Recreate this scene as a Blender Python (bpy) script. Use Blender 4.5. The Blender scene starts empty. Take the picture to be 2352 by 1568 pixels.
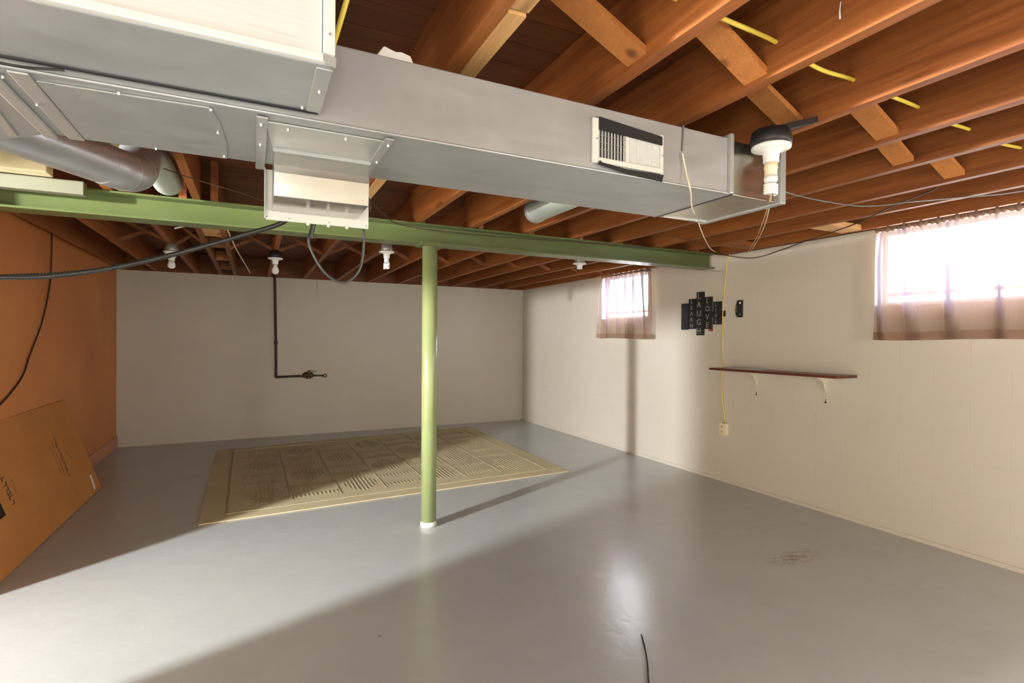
import bpy, bmesh, math, random
from mathutils import Vector, Matrix
random.seed(7)
SC = bpy.context.scene
COL = SC.collection

# ------------------------------------------------------------------ camera
F_PX, YAW, PITCH, ROLL, CAM_H = 1218.2, 0.45489, -0.00569, 0.00644, 1.3353
cam_data = bpy.data.cameras.new('camera')
cam_data.sensor_width = 36.0
cam_data.lens = 36.0 * F_PX / 2352.0
cam_data.clip_start = 0.02
cam = bpy.data.objects.new('camera', cam_data)
COL.objects.link(cam)
fw = Vector((math.sin(YAW) * math.cos(PITCH), math.cos(YAW) * math.cos(PITCH), math.sin(PITCH)))
rt = Vector((math.cos(YAW), -math.sin(YAW), 0))
up = rt.cross(fw)
r2 = math.cos(ROLL) * rt + math.sin(ROLL) * up
u2 = -math.sin(ROLL) * rt + math.cos(ROLL) * up
M = Matrix((r2, u2, -fw)).transposed().to_4x4()
M.translation = Vector((0, 0, CAM_H))
cam.matrix_world = M
SC.camera = cam

# ------------------------------------------------------------------ world, lamps, exposure
SC.view_settings.view_transform = 'Standard'
SC.view_settings.look = 'None'
SC.view_settings.gamma = 1.0
SC.view_settings.use_curve_mapping = False
SC.view_settings.exposure = 0.22
world = bpy.data.worlds.new('world')
SC.world = world
world.use_nodes = True
bg = world.node_tree.nodes['Background']
bg.inputs['Color'].default_value = (0.84, 0.91, 1.0, 1)
bg.inputs['Strength'].default_value = 36.0

def lamp(name, loc, power, color, radius):
    d = bpy.data.lights.new(name, 'POINT')
    d.energy = power
    d.color = color
    d.shadow_soft_size = radius
    o = bpy.data.objects.new(name, d)
    o.location = loc
    COL.objects.link(o)
    return o
lamp('utility_room_lamp', (-4.60, 1.00, 1.98), 2450, (0.97, 1.0, 0.99), 0.11)
lamp('rear_fill_light', (2.6, -1.7, 1.15), 120, (1.0, 0.97, 0.90), 0.20)  # added fill from behind the camera, no known lamp stands there
lamp('camera_flash', (-0.14, -0.35, 1.45), 16, (0.97, 1.0, 0.98), 0.08)   # the photographer's own light

# ------------------------------------------------------------------ materials
def mat(name):
    m = bpy.data.materials.new(name)
    m.use_nodes = True
    nt = m.node_tree
    b = nt.nodes['Principled BSDF']
    return m, nt, b
def N(nt, t, **kw):
    n = nt.nodes.new(t)
    for k, v in kw.items():
        setattr(n, k, v)
    return n
def simple(name, color, rough=0.5, metal=0.0, spec=0.5, coat=0.0):
    m, nt, b = mat(name)
    b.inputs['Base Color'].default_value = (*color, 1)
    b.inputs['Roughness'].default_value = rough
    b.inputs['Metallic'].default_value = metal
    b.inputs['Specular IOR Level'].default_value = spec
    b.inputs['Coat Weight'].default_value = coat
    return m
def ramp(nt, fac, stops):
    r = N(nt, 'ShaderNodeValToRGB')
    el = r.color_ramp.elements
    while len(el) < len(stops):
        el.new(0.5)
    for e, (p, c) in zip(el, stops):
        e.position = p
        e.color = (*c, 1) if len(c) == 3 else c
    nt.links.new(fac, r.inputs['Fac'])
    return r.outputs['Color']
def noise(nt, scale, detail=4, rough=0.55, vec=None, dist=0.0):
    n = N(nt, 'ShaderNodeTexNoise')
    n.inputs['Scale'].default_value = scale
    n.inputs['Detail'].default_value = detail
    n.inputs['Roughness'].default_value = rough
    n.inputs['Distortion'].default_value = dist
    if vec is not None:
        nt.links.new(vec, n.inputs['Vector'])
    return n.outputs['Fac']
def position(nt, scale=(1, 1, 1), rand=False):
    g = N(nt, 'ShaderNodeNewGeometry')
    v = g.outputs['Position']
    mp = N(nt, 'ShaderNodeMapping')
    mp.inputs['Scale'].default_value = scale
    nt.links.new(v, mp.inputs['Vector'])
    out = mp.outputs['Vector']
    if rand:
        oi = N(nt, 'ShaderNodeObjectInfo')
        mul = N(nt, 'ShaderNodeMath', operation='MULTIPLY')
        mul.inputs[1].default_value = 57.0
        nt.links.new(oi.outputs['Random'], mul.inputs[0])
        add = N(nt, 'ShaderNodeVectorMath', operation='ADD')
        nt.links.new(out, add.inputs[0])
        nt.links.new(mul.outputs[0], add.inputs[1])
        out = add.outputs[0]
    return out
def mixc(nt, fac, a, b, mode='MIX'):
    m = N(nt, 'ShaderNodeMix', data_type='RGBA', blend_type=mode)
    for sock, v in ((m.inputs[0], fac), (m.inputs[6], a), (m.inputs[7], b)):
        if hasattr(v, 'links') or isinstance(v, bpy.types.NodeSocket):
            nt.links.new(v, sock)
        elif isinstance(v, (int, float)):
            sock.default_value = v
        else:
            sock.default_value = (*v, 1)
    return m.outputs[2]
def bump(nt, b, height, strength=0.2, distance=0.01):
    n = N(nt, 'ShaderNodeBump')
    n.inputs['Strength'].default_value = strength
    n.inputs['Distance'].default_value = distance
    nt.links.new(height, n.inputs['Height'])
    nt.links.new(n.outputs['Normal'], b.inputs['Normal'])

def wood(name, axis, dark, light, rough=0.55):
    m, nt, b = mat(name)
    s = {'x': (0.7, 14, 14), 'y': (14, 0.7, 14), 'z': (14, 14, 0.7)}[axis]
    v = position(nt, s, rand=True)
    grain = noise(nt, 1.3, 5, 0.6, v, 0.6)
    v2 = position(nt, tuple(k * 3.2 for k in s), rand=True)
    fine = noise(nt, 2.0, 3, 0.6, v2)
    c = ramp(nt, grain, [(0.28, dark), (0.5, tuple((a + b2) / 2 for a, b2 in zip(dark, light))), (0.72, light)])
    c = mixc(nt, 0.22, c, ramp(nt, fine, [(0.35, tuple(k * 0.55 for k in dark)), (0.65, light)]))
    oi = N(nt, 'ShaderNodeObjectInfo')
    tint = ramp(nt, oi.outputs['Random'], [(0, (0.80, 0.78, 0.74)), (1, (1.15, 1.12, 1.1))])
    c = mixc(nt, 1.0, c, tint, 'MULTIPLY')
    # knots
    vo = N(nt, 'ShaderNodeTexVoronoi')
    vo.inputs['Scale'].default_value = 1.0
    nt.links.new(position(nt, {'x': (1.6, 7, 7), 'y': (7, 1.6, 7), 'z': (7, 7, 1.6)}[axis], rand=True), vo.inputs['Vector'])
    k = ramp(nt, vo.outputs['Distance'], [(0.07, (0.35, 0.3, 0.28)), (0.16, (1, 1, 1))])
    c = mixc(nt, 0.8, c, k, 'MULTIPLY')
    nt.links.new(c, b.inputs['Base Color'])
    b.inputs['Roughness'].default_value = rough
    b.inputs['Specular IOR Level'].default_value = 0.35
    bump(nt, b, fine, 0.15, 0.004)
    return m

W_DARK, W_LIGHT = (0.165, 0.045, 0.010), (0.385, 0.138, 0.037)
wood_y = wood('joist_lumber', 'y', W_DARK, W_LIGHT)
wood_x = wood('subfloor_lumber', 'x', (0.105, 0.030, 0.008), (0.22, 0.070, 0.020))
wood_brace = wood('bridging_lumber', 'z', (0.48, 0.18, 0.05), (0.58, 0.24, 0.075))
wood_pale = wood('pale_lumber', 'y', (0.50, 0.27, 0.10), (0.68, 0.42, 0.19))

def painted_wall(name, base, shade):
    m, nt, b = mat(name)
    v = position(nt)
    big = noise(nt, 0.8, 3, 0.5, v)
    mid = noise(nt, 7.0, 4, 0.6, v)
    c = ramp(nt, big, [(0.35, base), (0.7, shade)])
    nt.links.new(c, b.inputs['Base Color'])
    b.inputs['Roughness'].default_value = 0.42
    b.inputs['Specular IOR Level'].default_value = 0.35
    fine = noise(nt, 90.0, 4, 0.7, v)
    s = N(nt, 'ShaderNodeMath', operation='ADD')
    nt.links.new(mid, s.inputs[0]); nt.links.new(fine, s.inputs[1])
    bump(nt, b, s.outputs[0], 0.22, 0.0035)
    return m
wall_paint = painted_wall('cream_block_paint', (0.575, 0.535, 0.46), (0.615, 0.575, 0.505))
hidden_paint = simple('rear_wall_paint', (0.72, 0.66, 0.56), 0.6)

def panel_mat():
    m, nt, b = mat('orange_painted_panel')
    v = position(nt, (1, 1, 1))
    c = ramp(nt, noise(nt, 1.1, 3, 0.5, v), [(0.3, (0.50, 0.165, 0.045)), (0.7, (0.62, 0.235, 0.062))])
    nt.links.new(c, b.inputs['Base Color'])
    b.inputs['Roughness'].default_value = 0.6
    bump(nt, b, noise(nt, 120, 3, 0.6, v), 0.2, 0.002)
    return m
panel_paint = panel_mat()

def floor_mat():
    m, nt, b = mat('grey_painted_concrete')
    v = position(nt)
    c = ramp(nt, noise(nt, 0.55, 3, 0.5, v), [(0.3, (0.41, 0.432, 0.428)), (0.7, (0.455, 0.475, 0.47))])
    c = mixc(nt, 0.12, c, ramp(nt, noise(nt, 3.5, 5, 0.65, v), [(0.35, (0.33, 0.35, 0.35)), (0.6, (0.48, 0.50, 0.50))]))
    # rusty scuff with a shape of its own in front of the right wall
    g = N(nt, 'ShaderNodeNewGeometry')
    sub = N(nt, 'ShaderNodeVectorMath', operation='SUBTRACT')
    sub.inputs[1].default_value = (3.0, 2.16, 0)
    nt.links.new(g.outputs['Position'], sub.inputs[0])
    rot = N(nt, 'ShaderNodeMapping')
    rot.inputs['Rotation'].default_value = (0, 0, math.radians(30))
    rot.inputs['Scale'].default_value = (3.8, 10, 1)
    nt.links.new(sub.outputs[0], rot.inputs['Vector'])
    ln = N(nt, 'ShaderNodeVectorMath', operation='LENGTH')
    nt.links.new(rot.outputs['Vector'], ln.inputs[0])
    rad = ramp(nt, ln.outputs['Value'], [(0.15, (1, 1, 1)), (1.0, (0, 0, 0))])
    streak = ramp(nt, noise(nt, 1.0, 5, 0.7, position(nt, (14, 30, 1))), [(0.44, (0, 0, 0)), (0.6, (1, 1, 1))])
    mk = mixc(nt, 1.0, rad, streak, 'MULTIPLY')
    c = mixc(nt, mk, c, (0.30, 0.17, 0.09))
    # sparse specks
    vo = N(nt, 'ShaderNodeTexVoronoi')
    vo.inputs['Scale'].default_value = 2.6
    nt.links.new(position(nt, (1.0, 1.5, 1)), vo.inputs['Vector'])
    sp = ramp(nt, vo.outputs['Distance'], [(0.012, (1, 1, 1)), (0.022, (0, 0, 0))])
    c = mixc(nt, sp, c, (0.16, 0.12, 0.08))
    nt.links.new(c, b.inputs['Base Color'])
    b.inputs['Specular IOR Level'].default_value = 1.0
    r = ramp(nt, noise(nt, 1.3, 3, 0.5, v), [(0.3, (0.22, 0.22, 0.22)), (0.7, (0.27, 0.27, 0.27))])
    nt.links.new(r, b.inputs['Roughness'])
    n1 = noise(nt, 15.0, 3, 0.5, v, 0.5)
    bump(nt, b, n1, 0.20, 0.007)
    return m
floor_paint = floor_mat()

def galvanized(name, base=(0.47, 0.48, 0.49), rough=0.36, metal=0.85, bs=0.3):
    m, nt, b = mat(name)
    v = position(nt, (1, 1, 1))
    c = ramp(nt, noise(nt, 3.0, 4, 0.6, v), [(0.3, tuple(k * 0.88 for k in base)), (0.7, tuple(k * 1.1 for k in base))])
    nt.links.new(c, b.inputs['Base Color'])
    b.inputs['Metallic'].default_value = metal
    r = ramp(nt, noise(nt, 5.0, 4, 0.6, position(nt, (1, 4, 6))), [(0.3, (rough - 0.06,) * 3), (0.7, (rough + 0.08,) * 3)])
    nt.links.new(r, b.inputs['Roughness'])
    bump(nt, b, noise(nt, 2.2, 2, 0.5, position(nt, (1, 1.6, 2))), bs, 0.02)
    return m
steel = galvanized('galvanized_sheet', (0.40, 0.415, 0.42), 0.40, 0.4)
steel_shiny = galvanized('bright_galvanized_sheet', (0.50, 0.48, 0.44), 0.20, 0.95)
steel_pipe = galvanized('galvanized_pipe', (0.46, 0.47, 0.48), 0.34, 0.55, 0.08)
steel_green = galvanized('aged_galvanized_pipe', (0.50, 0.56, 0.52), 0.5, 0.5)
strap_steel = galvanized('strap_steel', (0.50, 0.51, 0.50), 0.38, 0.5, 0.1)
screw_steel = simple('screw_steel', (0.62, 0.62, 0.60), 0.3, 0.8)

def brushed_white():
    m, nt, b = mat('white_brushed_paint')
    c = ramp(nt, noise(nt, 1.0, 6, 0.7, position(nt, (4, 4, 90))), [(0.3, (0.46, 0.46, 0.445)), (0.42, (0.62, 0.62, 0.605))])
    nt.links.new(c, b.inputs['Base Color'])
    b.inputs['Roughness'].default_value = 0.4
    bump(nt, b, noise(nt, 1.0, 4, 0.6, position(nt, (3, 3, 120))), 0.25, 0.003)
    return m
white_panel = brushed_white()
white_plastic = simple('white_plastic', (0.82, 0.82, 0.79), 0.35)
white_paint = simple('white_enamel', (0.70, 0.69, 0.65), 0.35)
cream_plastic = simple('cream_plastic', (0.78, 0.70, 0.50), 0.4)
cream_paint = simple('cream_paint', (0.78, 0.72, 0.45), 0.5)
cream_grey = simple('greyish_cream_paint', (0.17, 0.17, 0.115), 0.6)  # darker, greyer cream for the lower header board
black_plastic = simple('black_plastic', (0.012, 0.013, 0.015), 0.45)
black_rubber = simple('black_rubber', (0.02, 0.018, 0.016), 0.35)
dark_iron = simple('rusty_dark_iron', (0.045, 0.025, 0.02), 0.5, 0.3)
brass_dark = simple('aged_bronze', (0.10, 0.05, 0.03), 0.4, 0.4)
yellow_cable = simple('yellow_cable', (0.78, 0.60, 0.08), 0.4)
amber_cord = simple('amber_cord', (0.66, 0.45, 0.13), 0.35)
pale_cord = simple('pale_cord', (0.75, 0.66, 0.45), 0.4)
grey_wire = simple('grey_wire', (0.22, 0.22, 0.24), 0.25, 0.3)
brown_cable = simple('brown_cable', (0.06, 0.025, 0.012), 0.4)
shelf_top_mat = simple('walnut_laminate', (0.17, 0.085, 0.045), 0.4)
shelf_edge_mat = simple('red_brown_edging', (0.10, 0.022, 0.01), 0.4)
paper_mat = simple('paper', (0.50, 0.50, 0.49), 0.6)
label_white = simple('white_label', (0.85, 0.83, 0.85), 0.5)
ink = simple('brown_black_ink', (0.10, 0.04, 0.015), 0.7)
ink_faint = simple('faint_brown_ink', (0.26, 0.10, 0.03), 0.7)
letter_grey = simple('grey_lettering', (0.28, 0.28, 0.26), 0.6)
tile_black = simple('black_tile', (0.014, 0.014, 0.013), 0.5)
tile_blue = simple('blue_black_tile', (0.022, 0.025, 0.035), 0.45)
board_rust = simple('rust_red_board', (0.22, 0.06, 0.02), 0.6)
hole_shade = simple('cavity_shade', (0.02, 0.012, 0.008), 0.9)
window_white = simple('window_frame_paint', (0.75, 0.75, 0.76), 0.4)

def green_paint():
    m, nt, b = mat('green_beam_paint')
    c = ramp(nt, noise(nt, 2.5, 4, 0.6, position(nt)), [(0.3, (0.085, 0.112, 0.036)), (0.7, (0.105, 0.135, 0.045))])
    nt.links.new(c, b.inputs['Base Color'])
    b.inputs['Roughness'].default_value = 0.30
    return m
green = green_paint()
def green_post():
    m, nt, b = mat('green_post_paint')
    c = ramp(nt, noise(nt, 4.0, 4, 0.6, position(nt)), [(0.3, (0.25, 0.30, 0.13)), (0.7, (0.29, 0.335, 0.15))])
    nt.links.new(c, b.inputs['Base Color'])
    b.inputs['Roughness'].default_value = 0.27
    return m
post_green = green_post()

def cardboard():
    m, nt, b = mat('brown_cardboard')
    c = ramp(nt, noise(nt, 1.8, 4, 0.6, position(nt)), [(0.3, (0.47, 0.19, 0.05)), (0.7, (0.55, 0.235, 0.065))])
    nt.links.new(c, b.inputs['Base Color'])
    b.inputs['Roughness'].default_value = 0.75
    b.inputs['Specular IOR Level'].default_value = 0.2
    bump(nt, b, noise(nt, 1.0, 3, 0.5, position(nt, (5, 160, 5))), 0.1, 0.002)
    return m
card = cardboard()

def rug_mat(name, k):
    m, nt, b = mat(name)
    c = ramp(nt, noise(nt, 2.2, 5, 0.7, position(nt)), [(0.3, (0.46 * k, 0.405 * k, 0.255 * k)), (0.7, (0.53 * k, 0.47 * k, 0.30 * k))])
    nt.links.new(c, b.inputs['Base Color'])
    b.inputs['Roughness'].default_value = 0.95
    b.inputs['Specular IOR Level'].default_value = 0.1
    bump(nt, b, noise(nt, 260, 3, 0.7, position(nt)), 0.5, 0.004)
    return m
rug_pile = rug_mat('tan_pile', 1.12)
rug_groove = rug_mat('tan_groove', 0.92)

def sheer(name, color, opacity):
    m, nt, b = mat(name)
    out = nt.nodes['Material Output']
    nt.nodes.remove(b)
    tr = N(nt, 'ShaderNodeBsdfTransparent')
    tr.inputs['Color'].default_value = (0.97, 0.93, 0.92, 1)
    tl = N(nt, 'ShaderNodeBsdfTranslucent')
    tl.inputs['Color'].default_value = (0.16, 0.13, 0.17, 1)
    df = N(nt, 'ShaderNodeBsdfDiffuse')
    df.inputs['Color'].default_value = (*color, 1)
    m1 = N(nt, 'ShaderNodeMixShader')
    m1.inputs[0].default_value = 0.35
    nt.links.new(df.outputs[0], m1.inputs[1]); nt.links.new(tl.outputs[0], m1.inputs[2])
    lw = N(nt, 'ShaderNodeLayerWeight')
    lw.inputs['Blend'].default_value = 0.5
    mr = N(nt, 'ShaderNodeMapRange')
    mr.inputs['From Min'].default_value = 0.12
    mr.inputs['From Max'].default_value = 0.52
    mr.inputs['To Min'].default_value = opacity
    mr.inputs['To Max'].default_value = min(1.0, opacity + 0.55)
    nt.links.new(lw.outputs['Facing'], mr.inputs['Value'])
    m2 = N(nt, 'ShaderNodeMixShader')
    nt.links.new(mr.outputs[0], m2.inputs[0])
    nt.links.new(tr.outputs[0], m2.inputs[1]); nt.links.new(m1.outputs[0], m2.inputs[2])
    nt.links.new(m2.outputs[0], out.inputs['Surface'])
    return m
sheer_cloth = sheer('sheer_mauve_voile', (0.48, 0.32, 0.23), 0.45)
hem_cloth = sheer('doubled_mauve_voile', (0.36, 0.22, 0.14), 0.85)

def glass():
    m, nt, b = mat('window_glass')
    out = nt.nodes['Material Output']
    nt.nodes.remove(b)
    tr = N(nt, 'ShaderNodeBsdfTransparent')
    gl = N(nt, 'ShaderNodeBsdfGlossy')
    gl.inputs['Roughness'].default_value = 0.02
    mx = N(nt, 'ShaderNodeMixShader')
    mx.inputs[0].default_value = 0.06
    nt.links.new(tr.outputs[0], mx.inputs[1]); nt.links.new(gl.outputs[0], mx.inputs[2])
    nt.links.new(mx.outputs[0], out.inputs['Surface'])
    return m
glass_mat = glass()

# ------------------------------------------------------------------ mesh helpers
class MB:
    """collects world-space shapes and links them as one mesh object"""
    def __init__(self):
        self.v, self.f, self.smooth = [], [], []
    def add(self, verts, faces, smooth=False):
        o = len(self.v)
        self.v += [Vector(p) for p in verts]
        self.f += [tuple(i + o for i in fc) for fc in faces]
        self.smooth += [smooth] * len(faces)
        return self
    def box(self, x0, x1, y0, y1, z0, z1):
        P = [(x0, y0, z0), (x1, y0, z0), (x1, y1, z0), (x0, y1, z0), (x0, y0, z1), (x1, y0, z1), (x1, y1, z1), (x0, y1, z1)]
        return self.add(P, [(3, 2, 1, 0), (4, 5, 6, 7), (0, 1, 5, 4), (1, 2, 6, 5), (2, 3, 7, 6), (3, 0, 4, 7)])
    def bar(self, a, b, w, h, side=(0, 0, 1)):
        """rectangular bar from a to b; w across, h along side direction"""
        a, b = Vector(a), Vector(b)
        d = (b - a).normalized()
        s = Vector(side); s = (s - s.dot(d) * d).normalized()
        t = d.cross(s)
        P = []
        for c in (a, b):
            for i, j in ((-1, -1), (1, -1), (1, 1), (-1, 1)):
                P.append(c + t * (w / 2 * i) + s * (h / 2 * j))
        return self.add(P, [(3, 2, 1, 0), (4, 5, 6, 7), (0, 1, 5, 4), (1, 2, 6, 5), (2, 3, 7, 6), (3, 0, 4, 7)])
    def prism(self, poly, vec):
        """polygon (3-D points) extruded by vec"""
        n = len(poly); v = Vector(vec)
        P = [Vector(p) for p in poly] + [Vector(p) + v for p in poly]
        F = [tuple(range(n))[::-1], tuple(range(n, 2 * n))]
        for i in range(n):
            j = (i + 1) % n
            F.append((i, j, n + j, n + i))
        return self.add(P, F)
    def tube(self, pts, r, n=10, cap=True):
        pts = [Vector(p) for p in pts]
        rs = r if isinstance(r, (list, tuple)) else [r] * len(pts)
        V, Fs = [], []
        t0 = (pts[1] - pts[0]).normalized()
        ref = Vector((0, 0, 1)) if abs(t0.z) < 0.9 else Vector((1, 0, 0))
        nrm = (ref - ref.dot(t0) * t0).normalized()
        for i, p in enumerate(pts):
            if i == 0: t = (pts[1] - pts[0])
            elif i == len(pts) - 1: t = (pts[-1] - pts[-2])
            else: t = (pts[i + 1] - pts[i - 1])
            t = t.normalized()
            nrm = (nrm - nrm.dot(t) * t).normalized()
            bn = t.cross(nrm)
            for k in range(n):
                a = 2 * math.pi * k / n
                V.append(p + (nrm * math.cos(a) + bn * math.sin(a)) * rs[i])
        for i in range(len(pts) - 1):
            for k in range(n):
                k2 = (k + 1) % n
                Fs.append((i * n + k, i * n + k2, (i + 1) * n + k2, (i + 1) * n + k))
        self.add(V, Fs, True)
        if cap:
            m = len(pts) - 1
            self.add(V[:n], [tuple(range(n))[::-1]])
            self.add(V[m * n:], [tuple(range(n))])
        return self
    def lathe(self, prof, c, n=24, axis='z'):
        """prof = [(r, h)...] turned about a vertical axis through c"""
        c = Vector(c); V, Fs = [], []
        for r, h in prof:
            for k in range(n):
                a = 2 * math.pi * k / n
                if axis == 'z': V.append(c + Vector((r * math.cos(a), r * math.sin(a), h)))
                elif axis == 'x': V.append(c + Vector((h, r * math.cos(a), r * math.sin(a))))
                else: V.append(c + Vector((r * math.cos(a), h, r * math.sin(a))))
        for i in range(len(prof) - 1):
            for k in range(n):
                k2 = (k + 1) % n
                Fs.append((i * n + k, i * n + k2, (i + 1) * n + k2, (i + 1) * n + k))
        return self.add(V, Fs, True)
    def build(self, name, material, parent=None, origin=None, bevel=0.0, fix=True):
        if parent is not None and origin is None:
            origin = Vector((0, 0, 0)); off = wloc(parent)
        else:
            off = Vector(origin) if origin is not None else Vector((0, 0, 0))
        me = bpy.data.meshes.new(name)
        me.from_pydata([tuple(p - off) for p in self.v], [], self.f)
        me.polygons.foreach_set('use_smooth', self.smooth)
        bm = bmesh.new(); bm.from_mesh(me)
        if fix:
            bmesh.ops.recalc_face_normals(bm, faces=bm.faces)
        bm.to_mesh(me); bm.free()
        me.materials.append(material)
        o = bpy.data.objects.new(name, me)
        COL.objects.link(o)
        if parent is not None:
            o.parent = parent
        else:
            o.location = off
        if bevel:
            md = o.modifiers.new('bevel', 'BEVEL')
            md.width = bevel; md.segments = 2; md.limit_method = 'ANGLE'
        return o
def wloc(o):
    p = Vector(o.location)
    while o.parent:
        o = o.parent; p += Vector(o.location)
    return p
def tag(o, label, cat, group=None, kind=None):
    o['label'] = label; o['category'] = cat
    if group: o['group'] = group
    if kind: o['kind'] = kind
    return o
def thing(name, loc, label, cat, group=None):
    o = bpy.data.objects.new(name, None)
    o.empty_display_size = 0.1
    o.location = loc
    COL.objects.link(o)
    return tag(o, label, cat, group)
def struct(o):
    o['kind'] = 'structure'
    return o
def spline(pts, k=10):
    """Catmull-Rom through points"""
    P = [Vector(p) for p in pts]
    P = [2 * P[0] - P[1]] + P + [2 * P[-1] - P[-2]]
    out = []
    for i in range(1, len(P) - 2):
        a, b, c, d = P[i - 1], P[i], P[i + 1], P[i + 2]
        for j in range(k):
            t = j / k
            out.append(0.5 * ((2 * b) + (c - a) * t + (2 * a - 5 * b + 4 * c - d) * t * t + (3 * b - a - 3 * c + d) * t ** 3))
    out.append(P[-2])
    return out
def cable(name, pts, r, material, label, cat='cable', k=10, n=8, group=None):
    o = MB().tube(spline(pts, k), r, n).build(name, material, origin=pts[0])
    return tag(o, label, cat, group)
def unit_cube(material):
    me = bpy.data.meshes.new('unit_piece')
    P = [(x, y, z) for z in (-.5, .5) for y in (-.5, .5) for x in (-.5, .5)]
    me.from_pydata(P, [], [(0, 2, 3, 1), (4, 5, 7, 6), (0, 1, 5, 4), (2, 6, 7, 3), (0, 4, 6, 2), (1, 3, 7, 5)])
    me.materials.append(material)
    return me
def piece(me, name, parent, x0, x1, y0, y1, z0, z1, rot=None):
    o = bpy.data.objects.new(name, me)
    COL.objects.link(o)
    o.parent = parent
    o.location = Vector(((x0 + x1) / 2, (y0 + y1) / 2, (z0 + z1) / 2)) - wloc(parent)
    o.scale = (x1 - x0, y1 - y0, z1 - z0)
    if rot: o.rotation_euler = rot
    return o

# ------------------------------------------------------------------ dimensions
XR, YB, XL, H, HT = 3.997, 7.77, -1.4615, 2.13, 2.37
BY0, BY1, BZ0, BZ1 = 3.5675, 3.7175, 1.99, 2.128      # steel beam
DY0, DY1, DZ0, DZ1 = 1.3347, 1.7227, 1.844, 2.0387    # main duct
W1 = (4.70, 5.57, 1.58, 2.115)                        # window openings y0 y1 z0 z1
W2 = (1.27, 2.27, 1.58, 2.115)

# ------------------------------------------------------------------ structure
struct(MB().box(-5.2, 4.2, -2.7, 8.0, -0.2, 0).build('floor', floor_paint))

ceiling = struct(MB().box(-5.2, 4.2, -2.7, 8.0, HT + 0.02, HT + 0.08).build('ceiling', wood_x))
plank_me = unit_cube(wood_x)
y = -2.7
i = 0
while y < 7.98:
    w = 0.138
    if y > 0.1 or True:
        z = HT + random.uniform(-0.0015, 0.0015)
        brk = random.uniform(0.2, 3.4)
        if y < 0: piece(plank_me, 'plank', ceiling, -5.2, 4.19, y, y + w, z, z + 0.02)
        else:
            piece(plank_me, 'plank', ceiling, -5.2, brk - .001, y, y + w, z, z + 0.02)
            piece(plank_me, 'plank', ceiling, brk + .001, 4.19, y, y + w, z - .0008, z + 0.02)
    y += w + 0.003
    i += 1
joist_me = unit_cube(wood_y)
JW = 0.040
near_x = [-1.42, -1.16, -0.73, -0.315, 0.125, 0.513, 1.003, 1.407, 1.842, 2.272, 2.672, 3.112, 3.508, 3.93]
for x in near_x:
    piece(joist_me, 'joist', ceiling, x, x + JW, -2.6, 3.70 if x > -1.1 else 3.355, H + random.uniform(-.002, .002), HT - 0.002)
for x in (-4.7, -4.27, -3.85, -3.42, -3.0, -2.57, -2.15, -1.73):
    piece(joist_me, 'joist', ceiling, x, x + JW, -2.6, 3.36, H, HT - 0.002)
far_x = [-1.405, -1.08, -0.655, -0.385, -0.225, 0.17, 0.61, 1.035, 1.475, 1.90, 2.345, 2.735, 3.175, 3.60, 3.945]
for x in far_x:
    piece(joist_me, 'joist', ceiling, x, x + JW, 3.585, YB + 0.025, H + random.uniform(-.002, .002), HT - 0.002)
pale_me = unit_cube(wood_pale)
# pale sister plank nailed beside the nearest joist, its end cut close to the camera
piece(pale_me, 'joist', ceiling, 0.554, 0.603, 1.165, 3.55, H - 0.004, HT - 0.004)
piece(pale_me, 'joist', ceiling, 0.554, 0.606, -2.6, 1.158, H + 0.003, HT - 0.004)
# spacer blocks between the doubled joists left of the far pipe
for yy in (4.55, 5.35, 6.25, 7.1):
    piece(pale_me if yy == 4.55 else joist_me, 'spacer_block', ceiling, -0.343, -0.226, yy, yy + (0.30 if yy == 4.55 else 0.10), H + 0.003, H + 0.09)
# flat blocks on the sill by the right wall
piece(pale_me, 'spacer_block', ceiling, 3.552, 3.93, 2.33, 2.47, H + 0.002, H + 0.04)
piece(joist_me, 'spacer_block', ceiling, 3.62, 3.93, 3.2, 3.33, H + 0.01, H + 0.05)
rim_me = unit_cube(wood_x)
piece(rim_me, 'rim_board', ceiling, -5.2, 4.19, YB + 0.03, YB + 0.07, H, HT)
piece(joist_me, 'rim_board', ceiling, 4.03, 4.07, -2.6, YB + 0.03, H, HT)
piece(rim_me, 'rim_board', ceiling, -5.2, 4.19, -2.64, -2.6, H, HT)
piece(joist_me, 'rim_board', ceiling, -5.2, -5.16, -2.6, YB, H, HT)
# cross bridging
brace_me = {}
def brace(xa, xb, y, w, up_left, me_mat):
    """one strut between joist faces xa and xb"""
    dz0, dz1 = H + 0.028, HT - 0.03
    a = Vector((xa, y, dz1 if up_left else dz0)); b = Vector((xb, y, dz0 if up_left else dz1))
    d = b - a; L = d.length
    o = bpy.data.objects.new('bridging_strut', me_mat)
    COL.objects.link(o); o.parent = ceiling
    o.location = (a + b) / 2
    o.rotation_euler = (0, -math.atan2(d.z, d.x), 0)
    o.scale = (L + 0.012, w, 0.02)
    return o
bm_me = unit_cube(wood_brace)
far_brace_me = unit_cube(wood_y)
bays = [(0.608, 1.003, 1.235), (1.043, 1.407, 1.16), (1.447, 1.842, 1.35), (1.882, 2.272, 1.25), (2.312, 2.672, 1.40), (2.712, 3.112, 1.40)]
for xa, xb, yy in bays:
    brace(xa, xb, yy, 0.085, True, bm_me)
for a, b in zip(far_x[1:-1], far_x[2:]):
    if b - a > 0.2:
        brace(a + JW, b, 5.50, 0.06, True, far_brace_me)
        brace(a + JW, b, 5.58, 0.06, False, far_brace_me)

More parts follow.
